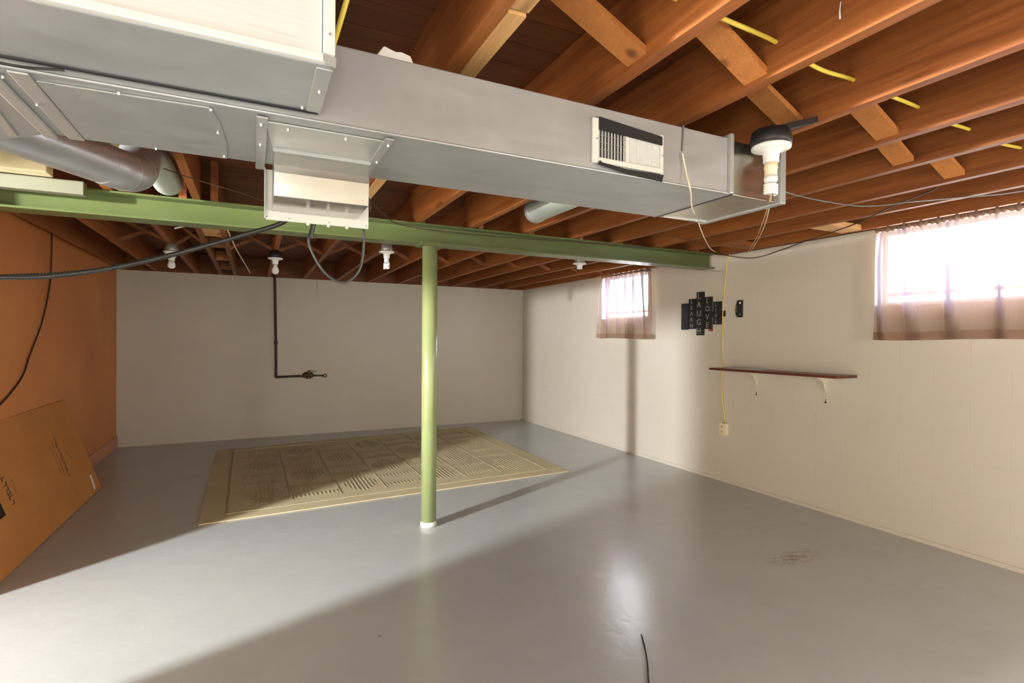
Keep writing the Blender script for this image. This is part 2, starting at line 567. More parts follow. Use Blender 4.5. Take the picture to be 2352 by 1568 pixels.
# block walls: mortar slab plus shallow individual blocks
block_me = unit_cube(wall_paint)
def courses():
    z = 0.0
    while z < H - 0.01:
        yield z, min(z + 0.1936, H)
        z += 0.1936
wall_back = struct(MB().box(XL - 0.2, XR + 0.2, YB + 0.0012, YB + 0.2, 0, H).build('wall_back', wall_paint))
J = 0.0035
for r, (z0, z1) in enumerate(courses()):
    x = XL - (0.2 if r % 2 else 0.0)
    while x < XR:
        x0, x1 = max(x, XL), min(x + 0.4, XR)
        if x1 - x0 > 0.02:
            piece(block_me, 'block', wall_back, x0 + J / 2, x1 - J / 2, YB, YB + 0.05, z0 + J / 2, z1 - J / 2)
        x += 0.4
mb = MB()
xs0, xs1 = XR + 0.0012, XR + 0.2
ys = [-2.7, W2[0], W2[1], W1[0], W1[1], YB + 0.2]
mb.box(xs0, xs1, ys[0], ys[5], 0, 1.58)
mb.box(xs0, xs1, ys[0], ys[5], 2.115, H)
for a, b in ((0, 1), (2, 3), (4, 5)):
    mb.box(xs0, xs1, ys[a], ys[b], 1.58, 2.115)
wall_right = struct(mb.build('wall_right', wall_paint))
for r, (z0, z1) in enumerate(courses()):
    y = -0.3 - (0.2 if r % 2 else 0.0)
    while y < YB:
        segs = [(max(y, -0.3), min(y + 0.4, YB))]
        if z1 > 1.58:
            for w in (W1, W2):
                ns = []
                for a, b in segs:
                    if b <= w[0] or a >= w[1]: ns.append((a, b)); continue
                    if a < w[0]: ns.append((a, w[0]))
                    if b > w[1]: ns.append((w[1], b))
                segs = ns
        full = len(segs) == 1 and segs[0][1] - segs[0][0] > 0.39
        for a, b in segs:
            if b - a > 0.02:
                piece(block_me, 'block', wall_right, XR, XR + 0.05, a + J / 2, b - J / 2, z0 + J / 2, z1 - J / 2)
        if not full and z1 > 1.58:
            for w in (W1, W2):          # cut blocks under the openings
                a, b = max(y, w[0]), min(y + 0.4, w[1])
                if b - a > 0.02 and z0 < 1.58:
                    piece(block_me, 'block', wall_right, XR, XR + 0.05, a + J / 2, b - J / 2, z0 + J / 2, 1.58)
        y += 0.4
struct(MB().box(XR - 0.012, XR + 0.001, -2.5, YB, 0, 0.026).build('baseboard_right', wall_paint))

wall_left = struct(MB().box(XL - 0.04, XL, 3.37, YB, 0, HT - 0.005).build('wall_left', panel_paint))
struct(MB().box(XL + 0.0005, XL + 0.014, 3.37, YB, 0, 0.14).build('baseboard_left', simple('pinkish_board_paint', (0.50, 0.22, 0.12), 0.6)))
# the unseen rest of the basement
struct(MB().box(-5.2, XL - 0.04, 3.37, 3.47, 0, HT - 0.01).build('wall_inner', hidden_paint))
struct(MB().box(-5.2, -5.0, -2.7, 3.37, 0, HT - 0.01).build('wall_side', hidden_paint))
struct(MB().box(-5.2, 4.2, -2.7, -2.5, 0, HT - 0.01).build('wall_front', hidden_paint))
# ground outside, level with the window wells
struct(MB().box(4.2, 14, -6, 14, 1.40, 1.50).build('ground', simple('pale_gravel', (0.35, 0.34, 0.32), 0.9)))

# ------------------------------------------------------------------ windows
def window(n, w):
    y0, y1, z0, z1 = w
    fr = MB()
    x0, x1 = XR + 0.10, XR + 0.14
    t = 0.03
    fr.box(x0, x1, y0, y1, z0, z0 + t).box(x0, x1, y0, y1, z1 - t, z1)
    fr.box(x0, x1, y0, y0 + t, z0 + t, z1 - t).box(x0, x1, y1 - t, y1, z0 + t, z1 - t)
    f = struct(fr.build('window_%d' % n, window_white))
    MB().box(x0 + .01, x1 - .01, y0 + t, y1 - t, z0 + 0.072, z0 + 0.098).build('sash_bar', window_white, f)
    for a, b in ((y0 + t, y1 - t),):
        MB().box(x0 + 0.018, x0 + 0.022, a, b, z0 + 0.095, z1 - t).build('pane', glass_mat, f)
    MB().box(x0 + 0.018, x0 + 0.022, y0 + t, y1 - t, z0 + t, z0 + 0.075).build('pane', glass_mat, f)
    MB().box(XR + 0.002, x0, y0, y1, z0 - 0.0005, z0 + 0.008).build('window_sill', white_paint, f)
window(1, W1)
window(2, W2)

def curtain(ya, yb, flare, seed, label_c, label_r):
    rnd = random.Random(seed)
    xc = XR - 0.050
    ztop, zbot, zhem, zrod = 2.135, 1.345, 1.40, 2.108
    # rod
    rod = MB().tube([(xc, ya - 0.012, zrod), (xc, yb + 0.012, zrod)], 0.006, 10)
    rod.tube([(xc, ya - 0.01, zrod), (XR - 0.001, ya - 0.01, zrod)], 0.004, 8).tube([(xc, yb + 0.01, zrod), (XR - 0.001, yb + 0.01, zrod)], 0.004, 8)
    tag(rod.build('curtain_rod', white_plastic, origin=(xc, ya, zrod)), label_r, 'curtain rod')
    root = thing('curtain', (xc, (ya + yb) / 2, zbot), label_c, 'curtain')
    ny = 170
    ph = [rnd.uniform(0, 6.28) for _ in range(6)]
    L = yb - ya
    def pt(u, z):
        t = (ztop - z) / (ztop - zbot)
        amp = 0.006 + 0.024 * min(1, t * 1.6)
        s = u * L
        wob = math.sin(s * 34 + ph[0] + 1.6 * math.sin(s * 6 + ph[1]) + t * 1.5) + 0.5 * math.sin(s * 47 + ph[2]) * (1 - t * .6) + 0.35 * math.sin(s * 9 + ph[3] + t)
        gather = 0.006 * math.sin(s * 130 + ph[4]) * math.exp(-t * 9)
        yy = ya + u * L + (u - 0.5) * flare * t + 0.012 * t * math.sin(s * 7 + ph[5] + t * 2)
        return Vector((xc - 0.012 + amp * wob * 0.8 + gather, yy, z + 0.006 * math.sin(s * 6 + ph[1]) * t))
    def sheet(zs, off=0.0):
        V, Fs = [], []
        for z in zs:
            for i in range(ny + 1):
                p = pt(i / ny, z); p.x -= off
                V.append(p)
        for j in range(len(zs) - 1):
            for i in range(ny):
                a = j * (ny + 1) + i
                Fs.append((a, a + 1, a + ny + 2, a + ny + 1))
        return MB().add(V, Fs, True)
    n = 26
    sheet([ztop - 0.045 - (ztop - 0.045 - zhem) * j / n for j in range(n + 1)]).build('drape', sheer_cloth, root, fix=False)
    sheet([zhem - (zhem - zbot) * j / 4 for j in range(5)], 0.0).build('hem', hem_cloth, root, fix=False)
    # rod pocket wrapping the rod, gathered
    V, Fs = [], []
    npk = 12
    for i in range(ny + 1):
        y = ya + (yb - ya) * i / ny
        rr = 0.013 + 0.0035 * math.sin(i * 1.1 + ph[2]) + 0.003 * math.sin(i * 0.37 + ph[3])
        for k in range(npk):
            a = 2 * math.pi * k / npk
            V.append((xc + rr * math.cos(a) * 0.9, y, zrod + rr * math.sin(a) * 1.25))
    for i in range(ny):
        for k in range(npk):
            k2 = (k + 1) % npk
            Fs.append((i * npk + k, i * npk + k2, (i + 1) * npk + k2, (i + 1) * npk + k))
    MB().add(V, Fs, True).build('rod_pocket', hem_cloth, root)
curtain(4.585, 5.51, 0.10, 11, 'small sheer mauve curtain on the far window, nearer the back corner', 'thin white rod carrying the far small curtain near the back corner')
curtain(1.25, 2.24, 0.05, 23, 'wide sheer mauve curtain on the near window, cut by the right frame edge', 'white rod carrying the near curtain above the right-hand window')

# ------------------------------------------------------------------ steel beam and column
yc = (BY0 + BY1) / 2
beam_poly = [(BY0, BZ0), (BY1, BZ0), (BY1, BZ0 + .011), (yc + .004, BZ0 + .014), (yc + .004, BZ1 - .014), (BY1, BZ1 - .011), (BY1, BZ1), (BY0, BZ1), (BY0, BZ1 - .011), (yc - .004, BZ1 - .014), (yc - .004, BZ0 + .014), (BY0, BZ0 + .011)]
root = thing('steel_beam', (1.2, yc, BZ0), 'long green painted steel I-beam running across under the ceiling joists', 'beam')
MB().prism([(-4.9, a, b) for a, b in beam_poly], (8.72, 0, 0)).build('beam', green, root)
pk = MB()
pk.prism([(3.832, BY0 + .05, BZ0 + .004), (3.87, BY0 + .05, BZ0 - .006), (XR, BY0 + .05, BZ0 - .004), (XR, BY0 + .05, BZ1), (3.845, BY0 + .05, BZ1), (3.838, BY0 + .05, BZ0 + .08)], (0, 0.09, 0))
tag(pk.build('mortar_pad', wall_paint, origin=(3.9, yc, BZ0)), 'rough cream mortar lump around the right end of the green beam', 'mortar')
px, py = 1.1285, 3.6425
root = thing('support_column', (px, py, 0), 'round green painted steel column standing mid-floor under the beam', 'column')
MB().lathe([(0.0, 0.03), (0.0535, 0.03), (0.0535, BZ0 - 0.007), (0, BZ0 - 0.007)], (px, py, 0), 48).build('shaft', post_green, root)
o = MB().lathe([(0.0, 0.0), (0.057, 0.0), (0.0575, 0.02), (0.055, 0.034), (0.0535, 0.036)], (px, py, 0), 48).build('base_collar', white_paint, root)
o['label'] = 'white painted collar at the foot'
MB().box(px - 0.085, px + 0.085, BY0 + 0.005, BY1 - 0.005, BZ0 - 0.008, BZ0).build('cap_plate', green, root)

# ------------------------------------------------------------------ main supply duct
root = thing('supply_duct', (0.7, 1.53, DZ0), 'long rectangular galvanized trunk duct crossing under the joists with an air register', 'duct')
MB().box(-0.47, 1.487, DY0, DY1, DZ0, DZ1).build('trunk', steel, root, bevel=0.003)
MB().box(1.518, 1.757, DY0 + 0.006, DY1 - 0.002, DZ0 + 0.001, DZ1 - 0.002).build('end_section', steel_shiny, root, bevel=0.002)
c = MB().box(1.486, 1.503, DY0 - 0.014, DY1 + .006, DZ0 - 0.001, DZ1 + 0.014)
c.build('drive_cleat', steel_pipe, root, bevel=0.005)
MB().box(1.503, 1.519, DY0 + 0.008, DY1 - .004, DZ0 + 0.002, DZ1 - 0.004).build('joint_recess', black_plastic, root)
MB().box(1.750, 1.778, DY0 - 0.008, DY1 + .004, DZ0 - 0.004, DZ1 + 0.006).build('end_cap', steel, root, bevel=0.003)
# rolled lock seam along the lower front edge
MB().tube([(-0.47, DY0 - 0.0015, DZ0 + 0.002), (1.486, DY0 - 0.0015, DZ0 + 0.002)], 0.0035, 8).build('lock_seam', steel_pipe, root)
MB().bar((1.53, DY1 - 0.02, DZ0 - 0.001), (1.75, DY1 - 0.035, DZ0 - 0.001), 0.004, 0.004).build('bottom_seam', steel_pipe, root)
# cleats by the plenum and patch plate underneath
MB().box(-0.425, -0.392, DY0 + .004, DY1 + 0.004, DZ0 - 0.005, DZ0 + 0.0005).build('bottom_cleat', strap_steel, root, bevel=0.002)
MB().box(-0.475, -0.447, DY0 + .004, DY1 + 0.01, DZ0 - 0.008, DZ0 + 0.0005).build('bottom_cleat', strap_steel, root, bevel=0.003)
MB().prism([(-0.39, DY0 + .035, DZ0), (-0.088, DY0 + 0.018, DZ0), (-0.072, DY0 + 0.10, DZ0), (-0.062, DY0 + 0.25, DZ0), (-0.066, DY1 - 0.004, DZ0), (-0.39, DY1 - 0.004, DZ0)], (0, 0, -0.003)).build('patch_plate', steel, root, bevel=0.001)
MB().bar((-0.36, DY0 + 0.036, DZ0 - 0.003), (-0.088, DY0 + 0.020, DZ0 - 0.003), 0.007, 0.003).build('plate_lip', strap_steel, root)
def screw(p, n, parent, r=0.0033, name='screw'):
    p = Vector(p); n = Vector(n).normalized()
    MB().tube([p, p + n * 0.003, p + n * 0.006], [r, r, r * .6], 8).build(name, screw_steel, parent)
for p in ((-0.251, 1.352), (-0.085, 1.356), (-0.079, 1.50), (-0.073, 1.69), (-0.235, 1.705), (-0.425, 1.50), (-0.44, 1.37)):
    screw((p[0], p[1], DZ0 - 0.003), (0, 0, -1), root)
screw((1.70, DY1 - 0.03, DZ0), (0, 0, -1), root)
# hook strap on the front face
MB().bar((1.272, DY0 - 0.002, 1.958), (1.278, DY0 - 0.002, DZ1 + .006), 0.005, 0.003, side=(0, 1, 0)).build('strap', simple('dark_strap', (0.16, 0.16, 0.16), 0.4, .4), root)
screw((1.262, DY0, 1.952), (0, -1, 0), root, 0.003)

# plenum flaring toward the furnace at the left
root = thing('plenum', (-0.8, 1.6, 1.80), 'dark grey flared sheet-metal plenum at the left frame edge beside the round pipe', 'duct')
pl = MB()
A = [(-0.477, DY0 + .002, DZ0), (-0.477, DY1 + 0.012, DZ0), (-0.61, 1.84, DZ0 - 0.004), (-1.2, 2.35, DZ0 - 0.02), (-1.75, 2.35, DZ0 - 0.02), (-1.75, DY0 + .002, DZ0 - 0.02), (-1.2, DY0 + .002, DZ0 - 0.02), (-0.70, DY0 + .002, DZ0)]
pl.prism(A, (0, 0, 0.22))
pl.build('flared_box', steel, root, bevel=0.003)
MB().bar((-0.50, DY0 + 0.03, DZ0 - .002), (-0.545, DY1 + .04, DZ0 - .004), 0.018, 0.006).build('seam', strap_steel, root)
# furnace standing below it, outside the picture
root = thing('furnace', (-1.55, 1.45, 0), 'tan metal furnace cabinet under the plenum at far left, outside the frame', 'furnace')
MB().box(-1.85, -1.22, 1.0, 1.98, 0.03, DZ0 - 0.022).build('cabinet', simple('furnace_enamel', (0.42, 0.38, 0.30), 0.4), root, bevel=0.01)
MB().box(-1.215, -1.205, 1.1, 1.88, 0.2, 0.9).build('door', simple('furnace_door', (0.38, 0.34, 0.27), 0.4), root, bevel=0.003)
for a in ((-1.8, 1.05), (-1.3, 1.05), (-1.8, 1.9), (-1.3, 1.9)):
    MB().box(a[0], a[0] + .05, a[1], a[1] + .05, 0, 0.03).build('foot', black_rubber, root)

# ------------------------------------------------------------------ return duct with white front
root = thing('return_duct', (-0.6, 1.2, 1.86), 'deep return-air box at upper left with white brushed front and grey underside', 'duct')
RZ = 1.862
MB().box(-1.9, 0.138, 1.088, DY0 - 0.008, RZ, 2.125).build('body', steel, root, bevel=0.004)
o = MB().box(-1.9, 0.118, 1.082, 1.0885, RZ + 0.016, 2.125).build('front_panel', white_panel, root)
o['label'] = 'white brushed front panel'
MB().box(-1.9, 0.140, 1.074, 1.088, RZ + 0.001, RZ + 0.017).build('front_flange', white_paint, root, bevel=0.002)
MB().box(0.120, 0.142, 1.076, 1.0885, RZ + 0.018, 2.125).build('corner_flange', white_paint, root, bevel=0.002)
MB().prism([(0.119, 1.073, RZ + .002), (0.143, 1.073, RZ - .003), (0.143, 1.073, RZ + .012), (0.119, 1.073, RZ + .017)], (0, 0.012, 0)).build('corner_clip', strap_steel, root)
MB().box(0.110, 0.1405, 1.10, DY0 - 0.009, RZ - 0.0025, RZ + 0.001).build('bottom_flange', strap_steel, root, bevel=0.001)
MB().tube([(-1.9, DY0 - 0.012, RZ + .001), (0.136, DY0 - 0.012, RZ + .001)], 0.0058, 8).build('back_gap_shade', black_plastic, root)  # black strip painting the shaded gap between return box and trunk duct
screw((0.131, 1.077, RZ + 0.055), (0, -1, 0), root)
screw((0.126, 1.20, RZ - .002), (0, 0, -1), root)
screw((0.1, DY0 - .03, RZ), (0, 0, -1), root)

# ------------------------------------------------------------------ sheet metal box hung under the duct
root = thing('humidifier_box', (0.18, 1.66, 1.69), 'shiny open metal box strapped under the trunk duct with cables below it', 'metal box')
bx0, bx1, by0, by1, bz0 = 0.050, 0.300, 1.560, 1.757, 1.714
prof = [(by1, bz0), (by0 + .004, bz0), (by0 - .003, bz0 + .035), (by0 - .007, bz0 + .062), (by0 - .007, bz0 + .082), (by0 - .002, DZ0 - .002), (by1, DZ0 - .002)]
MB().prism([(bx0, a, b) for a, b in prof], (bx1 - bx0, 0, 0)).build('shell', steel_shiny, root, bevel=0.002)
MB().box(bx0 - .003, bx1 + .004, by0 - 0.012, by0 + .001, DZ0 - 0.014, DZ0 - 0.003).build('top_lip', steel, root, bevel=0.002)
fl = MB()
fl.box(0.0336, 0.051, by1, by1 + 0.004, 1.7162, 1.838).box(0.0336, 0.337, by1, by1 + 0.004, 1.688, 1.716).box(0.299, 0.337, by1, by1 + 0.004, 1.7162, 1.838)
o = fl.build('back_flange', white_paint, root)
o['label'] = 'whitish flange behind the box'
MB().box(0.0295, 0.0335, by1 - 0.012, by1 + .004, 1.69, 1.84).build('flange_lip', strap_steel, root)
MB().prism([(0.025, 1.375, DZ0 - .001), (0.305, 1.375, DZ0 - .001), (0.302, 1.556, DZ0 - .001), (0.045, 1.556, DZ0 - .001)], (0, 0, -0.004)).build('mounting_plate', strap_steel, root, bevel=.001)
for x in (0.012, 0.311):
    MB().box(x - .011 if x > .1 else x - .006, x + .011 if x > .1 else x + .018, DY0 + 0.012, by1 + 0.003, DZ0 - 0.0075, DZ0 - 0.0042).build('strap', strap_steel, root)
    screw((x + .004, 1.385, DZ0 - .0075), (0, 0, -1), root)
    screw((x + .004, 1.53, DZ0 - .0075), (0, 0, -1), root)
for x in (0.075, 0.21):
    screw((x, 1.395, DZ0 - .005), (0, 0, -1), root)
for x in (0.037, 0.10, 0.115 + .1, 0.33):
    MB().tube([(x, by1 - 0.0008, 1.697), (x, by1 + 0.001, 1.697)], 0.0017, 6).build('rivet_hole', black_plastic, root)
for x in (0.152, 0.212, 0.268):
    MB().tube([(x, by1 - 0.008, 1.690), (x, by1 - 0.008, 1.680)], 0.0042, 8).build('spout', white_plastic, root)
MB().tube(spline([(0.318, 1.765, 1.80), (0.341, 1.765, 1.78), (0.343, 1.765, 1.755), (0.33, 1.765, 1.735)], 6), 0.003, 6).build('wire', brown_cable, root)

# conduit and cable loop below the box
cable('flexible_conduit', [(0.115, 1.80, 1.74), (0.085, 1.84, 1.70), (-0.026, 1.88, 1.657), (-0.237, 1.90, 1.576), (-0.426, 1.90, 1.518), (-0.615, 1.90, 1.492), (-1.0, 1.94, 1.50), (-1.19, 2.03, 1.54)], 0.0072, black_rubber, 'black ribbed conduit sagging from the metal box to the left frame edge', 'conduit', n=10)
rb = MB()
for i, p in enumerate(spline([(-0.10, 1.893, 1.632), (-0.237, 1.90, 1.576), (-0.426, 1.90, 1.518), (-0.615, 1.90, 1.492)], 26)):
    rb.lathe([(0.0076, -0.0016), (0.0084, 0), (0.0076, 0.0016)], p, 10, 'x')
ro = rb.build('ribs', simple('rib_rubber', (0.022, 0.02, 0.018), 0.4), bpy.data.objects['flexible_conduit'])
ro['kind'] = 'stuff'
cable('cable', [(0.178, 1.79, 1.72), (0.172, 1.80, 1.69), (0.160, 1.80, 1.632), (0.207, 1.80, 1.544), (0.268, 1.80, 1.515), (0.316, 1.80, 1.558), (0.331, 1.80, 1.646), (0.327, 1.80, 1.705)], 0.0042, grey_wire, 'dark metallic cable hanging in a U loop below the metal box', n=10)
bpy.data.objects['cable'].data.materials[0] = simple('dark_cable', (0.07, 0.07, 0.075), 0.25, 0.3)
MB().tube(spline([(0.178, 1.788, 1.72), (0.172, 1.798, 1.69), (0.163, 1.80, 1.65)], 6), 0.0075, 10).build('sleeve', black_rubber, bpy.data.objects['cable'])

# ------------------------------------------------------------------ air register
root = thing('air_register', (1.05, DY0, 1.86), 'white metal air register with black flaps on the front of the trunk duct', 'vent')
rx0, rx1, rz0, rz1 = 0.914, 1.187, 1.866, 2.000
yf = DY0 - 0.004
def slab(mbx, xa, xb, za, zb, ya, yb): return mbx.box(xa, xb, ya, yb, za, zb)
fr = MB()
slab(fr, rx0, rx0 + 0.022, rz0, rz1, DY0 - 0.010, DY0 - .0005)
slab(fr, rx1 - 0.012, rx1, rz0 - .004, rz1 - 0.008, DY0 - 0.010, DY0 - .0005)
slab(fr, rx0 + .022, rx1 - .012, rz0 + .002, rz0 + 0.018, DY0 - 0.010, DY0 - .0005)
slab(fr, rx0 + .022, rx1 - .012, rz1 - .02, rz1 - .01, DY0 - 0.010, DY0 - .0005)
slab(fr, 1.037, 1.050, rz0 + .018, rz1 - .02, DY0 - 0.010, DY0 - .0005)
fr.build('frame', white_paint, root, bevel=0.0015)
MB().box(rx0 + .022, 1.037, DY0 - 0.003, DY0 - 0.0006, rz0 + .018, rz1 - .02).build('backing', simple('register_shade', (0.60, 0.60, 0.58), 0.5), root)
MB().box(1.05, rx1 - .012, DY0 - 0.0035, DY0 - 0.0006, rz0 + .018, rz1 - .02).build('backing', white_plastic, root)
lv_me = None
for k in range(9):
    x = rx0 + 0.030 + k * 0.0117
    MB().box(x, x + 0.0013, DY0 - 0.0085, DY0 - 0.003, rz0 + .018, rz1 - .02).build('grille_bar', black_plastic, root)
for k in range(3):
    z = rz0 + 0.042 + k * 0.021
    MB().box(rx0 + .022, 1.037, DY0 - 0.0092, DY0 - 0.008, z, z + 0.0011).build('cross_wire', screw_steel, root)
for k in range(22):
    x = 1.0535 + k * 0.0054
    if x < rx1 - .015:
        MB().box(x, x + 0.0022, DY0 - 0.0085, DY0 - 0.0035, rz0 + .020, rz1 - .022).build('louver', white_plastic, root)
fa = MB().prism([(rx0 + .020, 0, 2.004), (rx1 - .008, 0, 1.985), (rx1 - .008, 0, 1.957), (rx0 + .020, 0, 1.966)], (0, 0.003, 0))
for v in fa.v: v.y += DY0 - 0.0135
fa.build('magnetic_flap', black_plastic, root)
fa = MB().prism([(rx0 + .014, 0, rz0 - .006), (rx0 + .022, 0, rz0 + .006), (rx0 + .03, 0, rz0 + .001), (rx0 + .12, 0, rz0 - .006), (rx1 - .004, 0, rz0 - .003), (rx1 - .010, 0, rz0 - .026), (rx0 + .12, 0, rz0 - .019)], (0, 0.003, 0))
for v in fa.v: v.y += DY0 - 0.016
fa.build('magnetic_flap', black_plastic, root)
for p in ((rx0 + 0.014, (rz0 + rz1) / 2 + .004), (rx1 - 0.006, (rz0 + rz1) / 2 - .008)):
    screw((p[0], DY0 - .010, p[1]), (0, -1, 0), root, 0.0032)

# ------------------------------------------------------------------ round pipes
root = thing('round_duct', (-0.47, 2.5, 1.90), 'shiny galvanized round pipe with an elbow leaving the plenum at left', 'pipe')
p0, p1 = Vector((-0.79, 2.061, 1.988)), Vector((-0.492, 2.47, 1.978))
R6 = 0.0745
MB().tube([p0, p1], R6, 40).build('pipe', steel_pipe, root)
d = (p1 - p0).normalized()
el = spline([p1 - d * 0.02, p1 + d * 0.05, p1 + d * 0.10 + Vector((-.006, .03, .015)), p1 + d * 0.12 + Vector((-0.010, .10, .06)), (-0.435, 2.76, 2.12)], 5)
MB().tube(el, R6 + 0.002, 40).build('elbow', steel_pipe, root)
for i in (6, 12):
    t = (el[i + 1] - el[i]).normalized()
    MB().tube([el[i] - t * .004, el[i], el[i] + t * .004], [R6 + .002, R6 + .0035, R6 + .002], 40).build('crimp_ring', strap_steel, root)
MB().tube([(-0.435, 2.75, 2.12), (-0.425, 2.95, 2.175), (-0.42, 3.45, 2.18)], R6 - .002, 40).build('branch', steel_green, root)

root = thing('round_duct', (1.64, 2.4, 2.08), 'short greenish round pipe between joists above the beam, behind the trunk duct', 'pipe')
MB().tube([(1.64, DY1 - 0.02, 2.160), (1.64, 3.02, 2.160)], 0.074, 40).build('pipe', steel_green, root)
MB().tube([(1.64, 2.995, 2.160), (1.64, 3.003, 2.160), (1.64, 3.035, 2.160)], [0.074, .0785, .076], 40).build('collar', steel_pipe, root)

# cream board over the beam on the left
root = thing('header_board', (-1.2, 3.4, 2.10), 'cream painted ledge above the green beam at the left frame edge', 'board')
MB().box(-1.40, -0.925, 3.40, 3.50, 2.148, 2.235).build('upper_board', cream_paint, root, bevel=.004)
MB().box(-1.40, -0.800, 3.50, 3.56, 2.075, 2.146).build('lower_board', cream_grey, root, bevel=.004)
tag(MB().lathe([(0, 0), (0.03, 0.0), (0.034, 0.02), (0.03, 0.055), (0, 0.055)], (-0.56, 3.0, 2.17), 16).build('lamp_socket', cream_paint, origin=(-0.56, 3.0, 2.17)), 'small cream socket peeking out between round pipe and trunk duct', 'socket')

# crumpled white clip on top of the duct
wc = MB()
wc.prism([(0.27, 1.37, DZ1 + .001), (0.30, 1.37, DZ1 + .045), (0.33, 1.37, DZ1 + .037), (0.345, 1.37, DZ1 + .04), (0.37, 1.37, DZ1 + .035), (0.385, 1.37, DZ1 + .001)], (0, 0.07, 0))
tag(wc.build('junction_cover', white_plastic, origin=(0.33, 1.4, DZ1), bevel=.004), 'small white plastic cover lying on top of the trunk duct', 'cover')

# ------------------------------------------------------------------ ceiling lampholders
def spiral(c, r, h, turns, tr, steps=18):
    pts = []
    n = int(turns * steps)
    for i in range(n + 1):
        a = 2 * math.pi * i / steps
        pts.append((c[0] + r * math.cos(a), c[1] + r * math.sin(a), c[2] - h * i / n))
    return pts
def lampholder(loc, label, style, box_mat, box_h=0.07, bw=0.05):
    x, y, z = loc
    root = thing('ceiling_light', loc, label, 'light', 'bare bulb holders under the joists')
    MB().lathe([(0, box_h), (bw - .006, box_h), (bw, 0.02), (bw - .004, 0.004), (0, 0.004)], loc, 8).build('mounting_box', box_mat, root)
    if style == 'cone':
        MB().lathe([(0, 0.004), (0.062, 0.004), (0.060, -0.006), (0.042, -0.022), (0.027, -0.05), (0.024, -0.075), (0, -0.075)], loc, 28).build('lampholder', white_plastic, root)
    else:
        MB().lathe([(0, 0.005), (0.060, 0.005), (0.064, 0.0), (0.063, -0.006), (0.045, -0.011), (0.028, -0.018), (0.0255, -0.040), (0.0255, -0.052), (0.023, -0.054), (0, -0.054)], loc, 32).build('lampholder', white_plastic, root)
    if style == 'cfl_long':
        MB().lathe([(0, -0.053), (0.021, -0.053), (0.0225, -0.075), (0.020, -0.078), (0.0205, -0.10), (0, -0.10)], loc, 24).build('bulb_base', cream_plastic, root)
        MB().lathe([(0, -0.10), (0.0215, -0.10), (0.0225, -0.112), (0.019, -0.122), (0, -0.122)], loc, 24).build('bulb_neck', white_plastic, root)
        b = MB().tube(spiral((x, y, z - 0.126), 0.0185, 0.036, 4, 0.0048), 0.0052, 8)
        b.build('spiral_tube', bulb_white, root)
    elif style == 'cfl':
        MB().lathe([(0, -0.054), (0.020, -0.054), (0.020, -0.084), (0.018, -0.088), (0, -0.088)], loc, 24).build('bulb_base', white_plastic, root)
        MB().tube(spiral((x, y, z - 0.094), 0.0205, 0.045, 3.5, 0.0048), 0.0065, 8).build('spiral_tube', bulb_white, root)
    elif style == 'bulb':
        MB().lathe([(0, -0.054), (0.016, -0.056), (0.018, -0.075), (0.029, -0.10), (0.031, -0.115), (0.027, -0.132), (0.015, -0.143), (0, -0.146)], loc, 28).build('bulb', bulb_white, root)
    elif style == 'cone':
        MB().lathe([(0, -0.075), (0.020, -0.078), (0.028, -0.10), (0.030, -0.118), (0.024, -0.135), (0, -0.142)], loc, 28).build('bulb', bulb_white, root)
    elif style == 'flat':
        pass
    return root
bulb_white = simple('opal_glass', (0.86, 0.86, 0.85), 0.25)
box_black = simple('black_box_metal', (0.012, 0.011, 0.011), 0.5)
box_steel = simple('grey_box_metal', (0.40, 0.40, 0.38), 0.4, 0.5)
LX, LY, LZ = 1.612, 1.262, 2.003
l1 = lampholder((LX, LY, LZ), 'porcelain holder with long spiral bulb at the right end of the trunk duct', 'cfl_long', box_black, 0.055, 0.068)
MB().bar((LX - 0.02, LY, LZ + .05), (LX + 0.22, LY + 0.03, LZ + .135), 0.09, 0.02).build('hanger_bar', box_black, l1)
lampholder((1.010, 4.475, 2.055), 'white bulb holder with short spiral bulb just left of the green column', 'cfl', box_steel)
lampholder((0.185, 5.33, 2.055), 'white holder with plain round bulb above the iron pipe', 'bulb', box_black)
lampholder((-0.625, 5.36, 2.055), 'white cone-shaped holder and bulb farthest left, near the orange wall', 'cone', box_steel)
lampholder((2.80, 4.27, 2.055), 'flat white empty holder under the beam near the far window', 'flat', box_steel)

# ------------------------------------------------------------------ cords and cables
cable('power_cord', [(LX + .002, LY, LZ - .165), (1.906, 1.50, 1.874), (2.511, 2.0, 1.967), (3.331, 2.70, 2.087), (3.985, 3.314, 2.125)], 0.0026, pale_cord, 'thin pale cord hanging from the spiral bulb to the right wall top', 'cord')
cable('power_cord', [(LX - .004, LY - .004, LZ - .165), (1.892, 1.50, 1.866), (2.485, 2.0, 1.96), (3.30, 2.70, 2.08), (3.985, 3.347, 2.12)], 0.0022, amber_cord, 'second thin amber cord running beside the pale cord from the spiral bulb', 'cord')
cable('pull_cord', [(1.268, 1.325, 1.946), (1.28, 1.322, 1.89), (1.297, 1.318, 1.826), (1.485, 1.50, 1.832), (1.762, 1.75, 1.868), (2.58, 2.50, 1.983), (3.268, 3.10, 2.06), (3.80, 3.53, 2.128)], 0.0028, pale_cord, 'thin pale cord dropping from the hook on the trunk duct to the beam end', 'cord')
yc2 = thing('extension_cord', (3.985, 3.59, 0.5), 'yellow cord running down the right wall to the outlet below the shelf', 'cord')
MB().tube(spline([(XR - .007, 3.556, 2.135), (XR - .007, 3.585, 2.02), (XR - .008, 3.615, 1.75), (XR - .008, 3.628, 1.45), (XR - .008, 3.62, 1.15), (XR - .008, 3.63, 0.95), (XR - .008, 3.625, 0.80), (XR - .008, 3.595, 0.60), (XR - .008, 3.588, 0.553)], 10), 0.0065, 10).build('cord', amber_cord, yc2)

